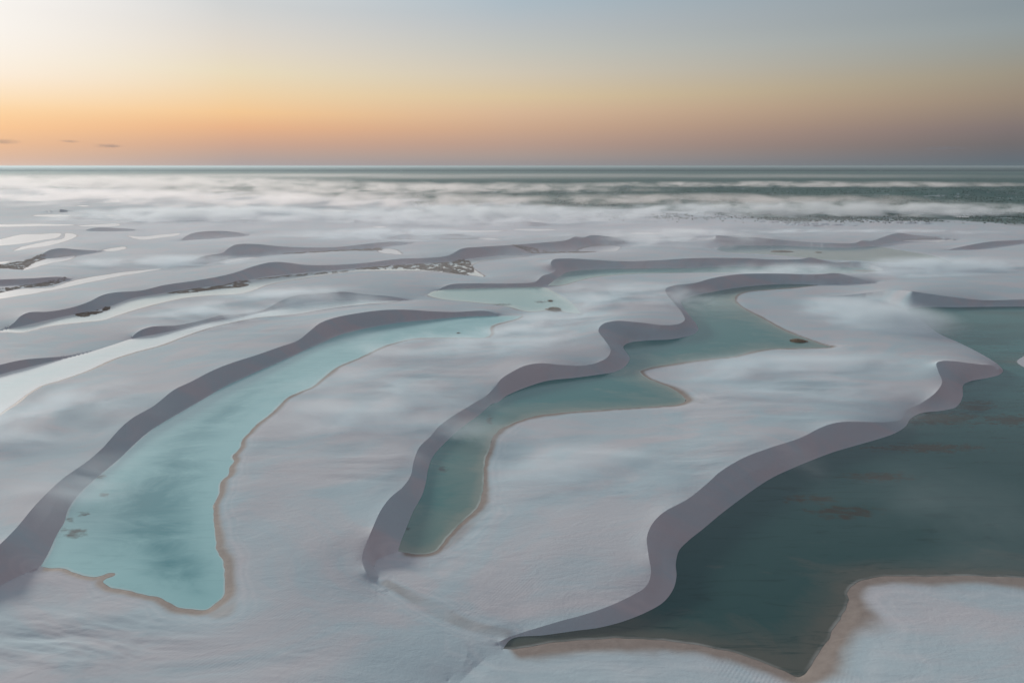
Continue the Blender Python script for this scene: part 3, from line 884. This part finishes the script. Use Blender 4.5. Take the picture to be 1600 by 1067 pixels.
for i, (poly, L) in enumerate(polys):
    x0, y0 = at(poly).min(0) - 1; x1, y1 = at(poly).max(0) + 1
    c_ = np.nonzero(tri_ok & (cen[:, 0] > x0) & (cen[:, 0] < x1) & (cen[:, 1] > y0) & (cen[:, 1] < y1))[0]
    tt = T[c_]
    has = (lag_of[tt] == i).any(1)
    uvc = uv_of(cen[c_])
    sel = has | inside(uvc, poly)
    if L is LAG['great']:
        sel &= ~inside(uvc, ISLE)
    tt = tt[sel]
    if not len(tt):
        print('empty lagoon', i); pool_i += 1 if L.get('pool') else 0; continue
    idx, inv = np.unique(tt, return_inverse=True)
    co = np.stack([PXY[idx, 0], PXY[idx, 1], np.full(len(idx), .03)], 1)
    me = tri_mesh('lagoon', co, inv.reshape(-1, 3))
    sd_ = np.where(kind[idx] == 1, 0, shore_d[idx])
    if L is LAG['great'] or L is LAG['winding']:      # these shelve only on the beach side; the slip face drops straight in
        sd_ = near_dist(PXY[idx], at(L['los'][::2]))
        if L is LAG['great']:
            sd_ = np.minimum(sd_, near_dist(PXY[idx], at(ISLE[::2])))
    if L is LAG['long']:      # darker colour at the near end, paler at the far end
        sd_ = sd_ * (.9 + 1.8 * np.exp(-((pu[idx] - 290) / 75) ** 2 - ((pv[idx] - 865) / 100) ** 2) - .6 * sstep((pu[idx] - 330) / 200))
    attr(me, 'shore', sd_)
    if L is LAG['great']:     # the far half lies over a pale sand shoal
        attr(me, 'shoal', sstep((720 - pv[idx]) / 170) * np.clip(.75 + .8 * fbm(PXY[idx, 0] / 70, PXY[idx, 1] / 22, 4, 181), 0, 1))
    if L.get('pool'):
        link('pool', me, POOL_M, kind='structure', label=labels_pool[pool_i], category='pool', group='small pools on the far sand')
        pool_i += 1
    else:
        nm = [k for k in LAG if LAG[k] is L][0]
        wd = np.zeros(len(idx))
        for (px, py), a, b in WEED.get(nm, []):
            if a:
                wd = np.maximum(wd, sstep(1.5 - 1.3 * np.hypot((pu[idx] - px) / a, (pv[idx] - py) / b) + 1.1 * fbm(PXY[idx, 0] / 4, PXY[idx, 1] / 2.4, 4, 160)))
        attr(me, 'weed', wd)
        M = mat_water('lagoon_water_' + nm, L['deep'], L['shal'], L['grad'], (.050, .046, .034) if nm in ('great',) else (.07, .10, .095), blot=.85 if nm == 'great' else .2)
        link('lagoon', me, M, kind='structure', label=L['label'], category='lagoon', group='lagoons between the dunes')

# ------------------------------------------------------------------ ground height lookup
def ground(uv):
    fu = np.interp(uv[:, 0], U, np.arange(NU)); fv = np.interp(uv[:, 1], V, np.arange(NV))
    i = np.clip(fu.astype(int), 0, NU - 2); j = np.clip(fv.astype(int), 0, NV - 2)
    a = fu - i; b = fv - j
    return (Z[j, i] * (1 - a) + Z[j, i + 1] * a) * (1 - b) + (Z[j + 1, i] * (1 - a) + Z[j + 1, i + 1] * a) * b

# ------------------------------------------------------------------ plants
def tufts(xy, z, h, w, blades=5):
    """a mass of upright leaf blades: three-sided thin spikes"""
    n = len(xy)
    ang = rng.random((n, blades)) * 2 * np.pi
    lean = rng.random((n, blades)) * .5
    hh = (h[:, None] * (.6 + .6 * rng.random((n, blades))))
    r0 = w[:, None] * rng.random((n, blades)) ** .5
    a0 = rng.random((n, blades)) * 2 * np.pi
    bx = xy[:, None, 0] + r0 * np.cos(a0); by = xy[:, None, 1] + r0 * np.sin(a0)
    bw = w[:, None] * .30
    vs_ = []
    for k in range(3):
        th = ang + k * 2.094
        vs_.append(np.stack([bx + bw * np.cos(th), by + bw * np.sin(th), np.broadcast_to(z[:, None] - .05, bx.shape)], -1))
    tip = np.stack([bx + lean * hh * np.cos(ang), by + lean * hh * np.sin(ang), z[:, None] + hh], -1)
    P = np.stack(vs_ + [tip], 2).reshape(-1, 3)
    base = np.arange(n * blades)[:, None] * 4
    tri = np.concatenate([base + np.array([[0, 1, 3]]), base + np.array([[1, 2, 3]]), base + np.array([[2, 0, 3]])])
    return P, tri

def bushes(xy, z, r, h):
    """a mass of low rounded shrubs: uneven eight-sided domes"""
    n = len(xy)
    k = 6
    th = np.arange(k) / k * 2 * np.pi
    jr = .7 + .6 * rng.random((n, k)); jr2 = .45 + .5 * rng.random((n, k))
    ring = np.stack([xy[:, None, 0] + r[:, None] * jr * np.cos(th), xy[:, None, 1] + r[:, None] * jr * np.sin(th), np.broadcast_to(z[:, None] - .3, (n, k))], -1)
    ring2 = np.stack([xy[:, None, 0] + r[:, None] * jr2 * np.cos(th + .4), xy[:, None, 1] + r[:, None] * jr2 * np.sin(th + .4), z[:, None] + h[:, None] * (.5 + .3 * rng.random((n, k)))], -1)
    top = np.stack([xy[:, 0], xy[:, 1], z + h], -1)[:, None]
    P = np.concatenate([ring, ring2, top], 1).reshape(-1, 3)
    base = np.arange(n)[:, None] * (2 * k + 1)
    tr = []
    for i in range(k):
        j = (i + 1) % k
        tr += [[i, j, k + i], [j, k + j, k + i], [k + i, k + j, 2 * k]]
    tri = (base[:, None] + np.array(tr)[None]).reshape(-1, 3)
    return P, tri

MARSH = mat_plain('marsh_leaves', (.24, .225, .19), (.40, .36, .31), .5)
REED = mat_plain('reed_leaves', (.20, .17, .125), (.38, .31, .24), .8)
SCRUB = mat_plain('scrub_leaves', (.04, .085, .075), (.075, .115, .10), .05)

def scatter(poly, n):
    p = spline(poly, 1.5, True)
    lo, hi = p.min(0), p.max(0)
    q = lo + rng.random((n * 4, 2)) * (hi - lo)
    q = q[inside(q, p)]
    return q[:n]

def marsh(poly, n, h, w, label, mat=MARSH, thr=-.12):
    q = scatter(poly, n)
    xy = at(q)
    keep = fbm(xy[:, 0] / 9, xy[:, 1] / 16, 3, 120) > thr
    q, xy = q[keep], xy[keep]
    z = np.maximum(ground(q), .03)
    P, tri = tufts(xy, z, h * (.6 + .8 * rng.random(len(q))), w * (.6 + .8 * rng.random(len(q))))
    link('marsh_grass', tri_mesh('marsh_grass', P, tri, False), mat, kind='stuff', label=label, category='marsh grass')

marsh([(555, 420.5), (600, 416), (650, 413), (700, 410), (730, 406), (736, 413), (740, 424), (734, 430), (712, 427.5), (675, 423), (630, 420), (590, 421)], 5200, .7, .9, 'dark green marsh grass with white water holes at the right end of the silver lagoon')
marsh([(385, 438.5), (350, 445.5), (300, 452), (262, 458.5), (300, 457), (345, 451), (385, 447), (391, 442)], 2600, .6, .7, 'dark marsh grass strip along the far shore of the silver lagoon, right of its bend')
marsh([(118, 492), (150, 485.5), (172, 479), (171, 482.5), (155, 489), (130, 495)], 1600, .6, .6, 'small dark marsh grass patch at the bend of the silver lagoon')
marsh([(-60, 420), (0, 414), (30, 409), (62, 402.5), (75, 403), (55, 410), (34, 421), (0, 422), (-60, 430)], 4200, .8, 1.0, 'brown marsh flat with short grass at the left edge beside the tapering pool')
marsh([(-60, 462), (0, 452), (40, 446), (85, 440), (105, 437), (80, 446), (30, 451), (0, 457), (-60, 468)], 2600, .7, .9, 'brown grassy strip at the left edge above the ragged white stream')
marsh([(440, 397), (500, 393.5), (560, 390), (600, 388.5), (596, 391), (540, 393), (470, 397)], 2400, .8, 1.0, 'thin dark grass line at the foot of the far double slip face')
marsh([(830, 394.5), (880, 394), (930, 394.5), (925, 396.2), (860, 396.3), (800, 395.5)], 1500, .8, 1.0, 'thin dark grass line left of the small turquoise pool')
marsh([(620, 374.5), (700, 374), (745, 373), (700, 375)], 1000, .9, 1.1, 'hair-thin dark grass line under the low central far slip face')
marsh([(400, 436.8), (450, 430.5), (520, 424.5), (560, 421.5), (520, 427), (460, 432)], 1600, .6, .6, 'dark grass fringe under the slip face in the middle of the silver lagoon')

def islet(px, py, wpx, hpx, n, h, label, mat=REED):
    root = bpy.data.objects.new('reed_islet', None)
    c0 = at([(px, py)])[0]
    root.location = (c0[0], c0[1], 0)
    COL.objects.link(root)
    root['label'] = label; root['category'] = 'reed islet'; root['group'] = 'reed islets in the lagoons'
    e0 = at([(px - wpx, py), (px + wpx, py)]); rx = (e0[1, 0] - e0[0, 0]) / 2
    f0 = at([(px, py - hpx), (px, py + hpx)]); ry = (f0[0, 1] - f0[1, 1]) / 2
    # low bank of dark sand
    k, rr = 28, 5
    co = [(0, 0, .35)]
    for r_ in range(1, rr + 1):
        for j in range(k):
            a = j / k * 2 * math.pi
            w_ = .8 + .9 * float(perlin(np.array([math.cos(a) * 1.7 + px]), np.array([math.sin(a) * 1.7 + py]))[0]) + .18 * math.sin(3 * a + px)
            q = r_ / rr
            co.append((rx * q * w_ * math.cos(a), ry * q * w_ * math.sin(a), .38 * (1 - q ** 2) - .02))
    tri = [(0, 1 + j, 1 + (j + 1) % k) for j in range(k)]
    for r_ in range(rr - 1):
        for j in range(k):
            a = 1 + r_ * k + j; b = 1 + r_ * k + (j + 1) % k
            tri += [(a, a + k, b + k), (a, b + k, b)]
    link('bank', tri_mesh('bank', np.array(co), np.array(tri)), BANK, root)
    th = rng.random(n) * 2 * np.pi; r_ = rng.random(n) ** .6
    xy = np.stack([rx * .8 * r_ * np.cos(th), ry * .8 * r_ * np.sin(th)], 1)
    P, tri = tufts(xy, .3 * (1 - r_ ** 2), h * (.5 + .8 * rng.random(n)) * (1.1 - .7 * r_), np.full(n, .5) * (.6 + .8 * rng.random(n)), 6)
    link('reeds', tri_mesh('reeds', P, tri, False), mat, root, kind='stuff')

BANK = mat_plain('bank_sand', (.20, .165, .135), (.30, .25, .21), .7)
islet(866, 484, 13, 4.5, 260, 1.6, 'rounded brown reed islet at the near shore of the oval lagoon')
islet(1247, 533, 15, 3.4, 260, 1.3, 'brown ragged reed islet in the pointed bay of the winding lagoon')
islet(1222, 393.3, 22, 1.3, 300, 1.3, 'longer of the two dark low islets in the pale blue upper lagoon')
islet(1279, 394.6, 7, .8, 120, .9, 'small dark islet right of the longer one in the pale blue upper lagoon')
islet(1398, 408.3, 12, 1.1, 160, .8, 'flat brown islet at the near shore of the pale blue upper lagoon')
islet(1440, 409.6, 14, 1.2, 160, .9, 'brown islet near the pointed right end of the pale blue upper lagoon')
islet(1352, 423.5, 22, 1.6, 260, .8, 'brown grassy flat at the right tip of the slender green lagoon')
islet(716, 520.5, 3, .7, 20, .5, 'tiny dark rock-like tuft alone in the broad turquoise lagoon')
islet(860, 470.5, 5, 1.4, 50, .7, 'tiny dark tuft in the open water of the oval lagoon')

# scrub of the far plain
ok = np.nonzero((veg > .45) & (pv < 356) & (pu > -250) & (pu < 1850) & (pv > 278))[0]
wgt = (dist.ravel()[ok]) ** 1.2
pick = rng.choice(ok, 44000, p=wgt / wgt.sum())
q = np.stack([pu[pick] + rng.normal(0, 1.2, len(pick)), pv[pick] + rng.normal(0, .5, len(pick))], 1)
extra = []
for cx, cy, a, b, n in [(880, 321, 90, 4, 260), (1050, 339, 130, 6, 420), (305, 308, 60, 5, 160), (1330, 344, 160, 5, 500), (670, 320, 60, 4, 120), (300, 302, 120, 4, 200), (1480, 340, 130, 7, 420), (180, 306, 160, 4, 200)]:
    extra.append(np.stack([cx + rng.normal(0, a * .5, n), cy + rng.normal(0, b * .5, n)], 1))
q = np.vstack([q] + extra)
q = q[q[:, 1] > 270]
xy = at(q)
clump = fbm(xy[:, 0] / 120, xy[:, 1] / 160, 3, 140) > -.22
q, xy = q[clump], xy[clump]
P, tri = bushes(xy, ground(q), 1.1 + 2.6 * rng.random(len(q)) ** 2, 1.0 + 2.4 * rng.random(len(q)) ** 2)
link('scrubland', tri_mesh('scrubland', P, tri, False), SCRUB, kind='stuff', label='dark green scrub scattered over the far plain under the fog', category='scrub')

# ------------------------------------------------------------------ air
def box(name, lo, hi):
    co = np.array([(x, y, z) for z in (lo[2], hi[2]) for y in (lo[1], hi[1]) for x in (lo[0], hi[0])], float)
    f_ = np.array([[0, 2, 3], [0, 3, 1], [4, 5, 7], [4, 7, 6], [0, 1, 5], [0, 5, 4], [2, 6, 7], [2, 7, 3], [0, 4, 6], [0, 6, 2], [1, 3, 7], [1, 7, 5]])
    return tri_mesh(name, co, f_, False)

m, t = new_mat('haze')
pvn = t.nodes.new('ShaderNodeVolumePrincipled')
pvn.inputs['Color'].default_value = (.53, .635, .675, 1)
pvn.inputs['Density'].default_value = 2.7e-5
pvn.inputs['Anisotropy'].default_value = .45
oo = t.nodes.new('ShaderNodeOutputMaterial')
t.links.new(pvn.outputs[0], oo.inputs['Volume'])
link('haze', box('haze', (-200000, -4000, -6), (200000, 155000, H + 6)), m, kind='stuff', label='thin blue air haze over the whole plain', category='haze')

def mat_mist(name, dens, sc, thr, gain, col, ani=.2):
    m, t = new_mat(name)
    tcn = t.nodes.new('ShaderNodeTexCoord')
    oc = tcn.outputs['Object']
    ln = t.nodes.new('ShaderNodeVectorMath'); ln.operation = 'LENGTH'
    t.links.new(oc, ln.inputs[0])
    fall = maprange(t, ln.outputs['Value'], .15, 1.0, 1.0, 0.0)
    pos = t.nodes.new('ShaderNodeNewGeometry').outputs['Position']
    nz = noise_n(t, mapping(t, pos, sc), 1.0, 5, .6, .5)
    f2 = math_n(t, 'MULTIPLY', math_n(t, 'SUBTRACT', nz, thr), gain, clamp=True)
    dn = math_n(t, 'MULTIPLY', math_n(t, 'MULTIPLY', fall, f2), dens)
    pv_ = t.nodes.new('ShaderNodeVolumePrincipled')
    pv_.inputs['Color'].default_value = (*col, 1)
    pv_.inputs['Anisotropy'].default_value = ani
    t.links.new(dn, pv_.inputs['Density'])
    o = t.nodes.new('ShaderNodeOutputMaterial')
    t.links.new(pv_.outputs[0], o.inputs['Volume'])
    m.cycles.volume_step_rate = .22
    return m

def ellipsoid(name):
    import bmesh
    bm = bmesh.new()
    bmesh.ops.create_icosphere(bm, subdivisions=3, radius=1.0)
    me = bpy.data.meshes.new(name); bm.to_mesh(me); bm.free()
    return me

MIST_NEAR = mat_mist('mist_near', .105, (.017, .030, .05), .42, 4.0, (.86, .955, 1.0))
MIST_THIN = mat_mist('mist_thin', .072, (.018, .032, .05), .45, 4.6, (.88, .96, 1.0))
MIST_FAINT = mat_mist('mist_faint', .015, (.014, .030, .05), .38, 2.6, (.80, .95, 1.0))
MIST_MID = mat_mist('mist_middle', .085, (.013, .019, .04), .475, 5.5, (.93, .975, 1.0))
MIST_FAR = mat_mist('mist_far', .0095, (.0080, .0055, .026), .455, 5.5, (1.0, .965, .96), .3)
MIST_VFAR = mat_mist('mist_horizon', .0007, (.0004, .0003, .006), .30, 2.6, (1.0, .955, .94), .3)

def mist(name, px, py, wpx, dep, hz, mat, label, rot=0.0, z=0.0):
    """px,py: pixel of the bank's foot centre; wpx half width in pixels; dep half depth in metres; hz height in metres"""
    c0 = at([(px, py)])[0]
    w_ = wpx / F * math.hypot(c0[1], H)
    me = ellipsoid(name)
    o = link(name, me, mat, kind='stuff', label=label, category='mist')
    o.location = (c0[0], c0[1], z + hz * .18)
    o.scale = (w_, dep, hz)
    o.rotation_euler = (0, 0, rot)
    return o

mist('mist_patch', 1360, 500, 130, 80, 16, MIST_NEAR, 'white mist over the sand tongue right of the middle', .3)
mist('mist_patch', 1500, 428, 230, 90, 18, MIST_NEAR, 'white mist over the smooth dune at the right edge')
mist('mist_patch', 830, 545, 190, 60, 12, MIST_NEAR, 'thin mist over the dune in the middle')
mist('mist_patch', 590, 640, 230, 90, 10, MIST_THIN, 'thin mist over the broad dune between the two nearest lagoons', .3)
mist('mist_patch', 90, 660, 190, 70, 11, MIST_NEAR, 'thin mist over the dune at the left')
mist('mist_patch', 330, 495, 160, 60, 10, MIST_THIN, 'wisps of mist over the dune behind the pale lagoon')
mist('mist_patch', 1470, 815, 260, 60, 9, MIST_FAINT, 'faint mist drifting over the large dark lagoon')
mist('mist_patch', 990, 475, 190, 100, 14, MIST_THIN, 'thin mist over the sand between the oval and the winding lagoon')
mist('mist_patch', 1250, 610, 240, 80, 10, MIST_NEAR, 'faint mist over the dune beside the winding lagoon')
mist('mist_patch', 930, 740, 230, 60, 9, MIST_THIN, 'faint mist over the broad sand beside the large dark lagoon')
mist('mist_patch', 470, 860, 190, 36, 7, MIST_FAINT, 'faint mist over the near sand between the two nearest lagoons')
mist('mist_patch', 760, 545, 300, 60, 12, MIST_THIN, 'pale mist over the rounded dune below the oval lagoon')
mist('mist_patch', 1330, 585, 200, 50, 10, MIST_THIN, 'pale mist over the pointed dune by the right edge')
mist('mist_patch', 900, 515, 170, 60, 12, MIST_THIN, 'thin mist crossing the bends of the slip face left of the winding lagoon')
mist('mist_patch', 700, 700, 130, 45, 10, MIST_THIN, 'thin mist on the slip face at the near end of the winding lagoon')
mist('mist_patch', 1250, 432, 200, 70, 13, MIST_THIN, 'pale mist where the slip face above the winding lagoon fades out')
mist('mist_patch', 470, 470, 170, 60, 11, MIST_THIN, 'wisps of mist over the low slip face beside the pale lagoon')
mist('mist_patch', 120, 770, 130, 40, 9, MIST_THIN, 'thin mist on the slip face at the lower left')
mist('mist_patch', 1150, 720, 150, 40, 9, MIST_THIN, 'thin mist along the slip face above the large dark lagoon')
mist('mist_patch', 1050, 378, 230, 150, 18, MIST_MID, 'mist cloud over the far sand right of the small turquoise pool')
mist('mist_patch', 600, 372, 220, 130, 14, MIST_THIN, 'wisps of mist over the far double slip face')
mist('mist_patch', 250, 415, 220, 60, 12, MIST_THIN, 'wisps of mist on the far dunes at the left')
mist('mist_patch', 1300, 366, 330, 60, 9, MIST_THIN, 'wisps of mist behind the pale blue upper lagoon')
GROUND_MIST = mat_mist('mist_ground', .0034, (.006, .009, .03), .30, 2.6, (.97, .96, 1.0))
mist('ground_mist', 800, 372, 1300, 720, 30, GROUND_MIST, 'thin ground mist veiling the farther dunes and lagoons')
mist('fog_bank', 1300, 334, 470, 200, 30, MIST_MID, 'long white fog bank along the edge of the scrub on the right')
mist('fog_bank', 760, 343, 330, 260, 32, MIST_MID, 'white fog bank over the far sand in the middle')
mist('fog_bank', 330, 340, 280, 260, 24, MIST_MID, 'pale fog bank over the far sand on the left')
mist('fog_bank', 560, 322, 420, 420, 44, MIST_FAR, 'torn fog bank over the scrub left of the middle')
mist('fog_bank', 1100, 316, 500, 380, 28, MIST_FAR, 'thin fog streak over the scrub right of the middle')
mist('fog_bank', 150, 312, 520, 700, 40, MIST_FAR, 'wide pale fog over the scrub on the left')
mist('fog_bank', 620, 299, 480, 600, 44, MIST_FAR, 'long fog streak behind the torn fog bank')
mist('fog_bank', 1250, 291, 500, 500, 30, MIST_FAR, 'thin fog streak near the wooded rise')
mist('fog_bank', 100, 291, 560, 1300, 60, MIST_FAR, 'bright fog sheet at the far left')
mist('fog_bank', 500, 277, 1500, 2400, 40, MIST_VFAR, 'level white fog sheet under the horizon')

# small clouds low over the horizon, beyond the haze
m, t = new_mat('cloud')
tcn = t.nodes.new('ShaderNodeTexCoord')
ln = t.nodes.new('ShaderNodeVectorMath'); ln.operation = 'LENGTH'
t.links.new(tcn.outputs['Object'], ln.inputs[0])
pos = t.nodes.new('ShaderNodeNewGeometry').outputs['Position']
nz = noise_n(t, mapping(t, pos, (.0003, .0003, .0012)), 1.0, 5, .6)
dn = math_n(t, 'MULTIPLY', math_n(t, 'MULTIPLY', maprange(t, ln.outputs['Value'], .2, 1, 1, 0), math_n(t, 'MULTIPLY', math_n(t, 'SUBTRACT', nz, .40), 3.0, clamp=True)), .0002)
pv_ = t.nodes.new('ShaderNodeVolumePrincipled')
pv_.inputs['Color'].default_value = (.34, .37, .42, 1)
t.links.new(dn, pv_.inputs['Density'])
o_ = t.nodes.new('ShaderNodeOutputMaterial')
t.links.new(pv_.outputs[0], o_.inputs['Volume'])
m.cycles.volume_step_rate = .5
for px, py, w_, h_, lab in [(8, 221, 22, 6, 'small grey cloud low at the left edge of the sky'), (112, 221, 12, 3, 'tiny faint cloud between the two low clouds at the left'),
                            (168, 228, 30, 4, 'flat grey cloud low over the horizon at the left'), (1475, 232, 40, 5, 'flat blue-grey cloud streak low in the sky at the right')]:
    Y = 165000.0
    a = (px - 800) / F; b = (533.5 - py) / F
    tt_ = Y / (CP + b * SP)
    o = link('cloud', ellipsoid('cloud'), m, label=lab, category='cloud', group='small clouds low over the horizon')
    o.location = (a * tt_, Y, H + (-SP + b * CP) * tt_)
    o.scale = (w_ / F * tt_, 5000, h_ / F * tt_)
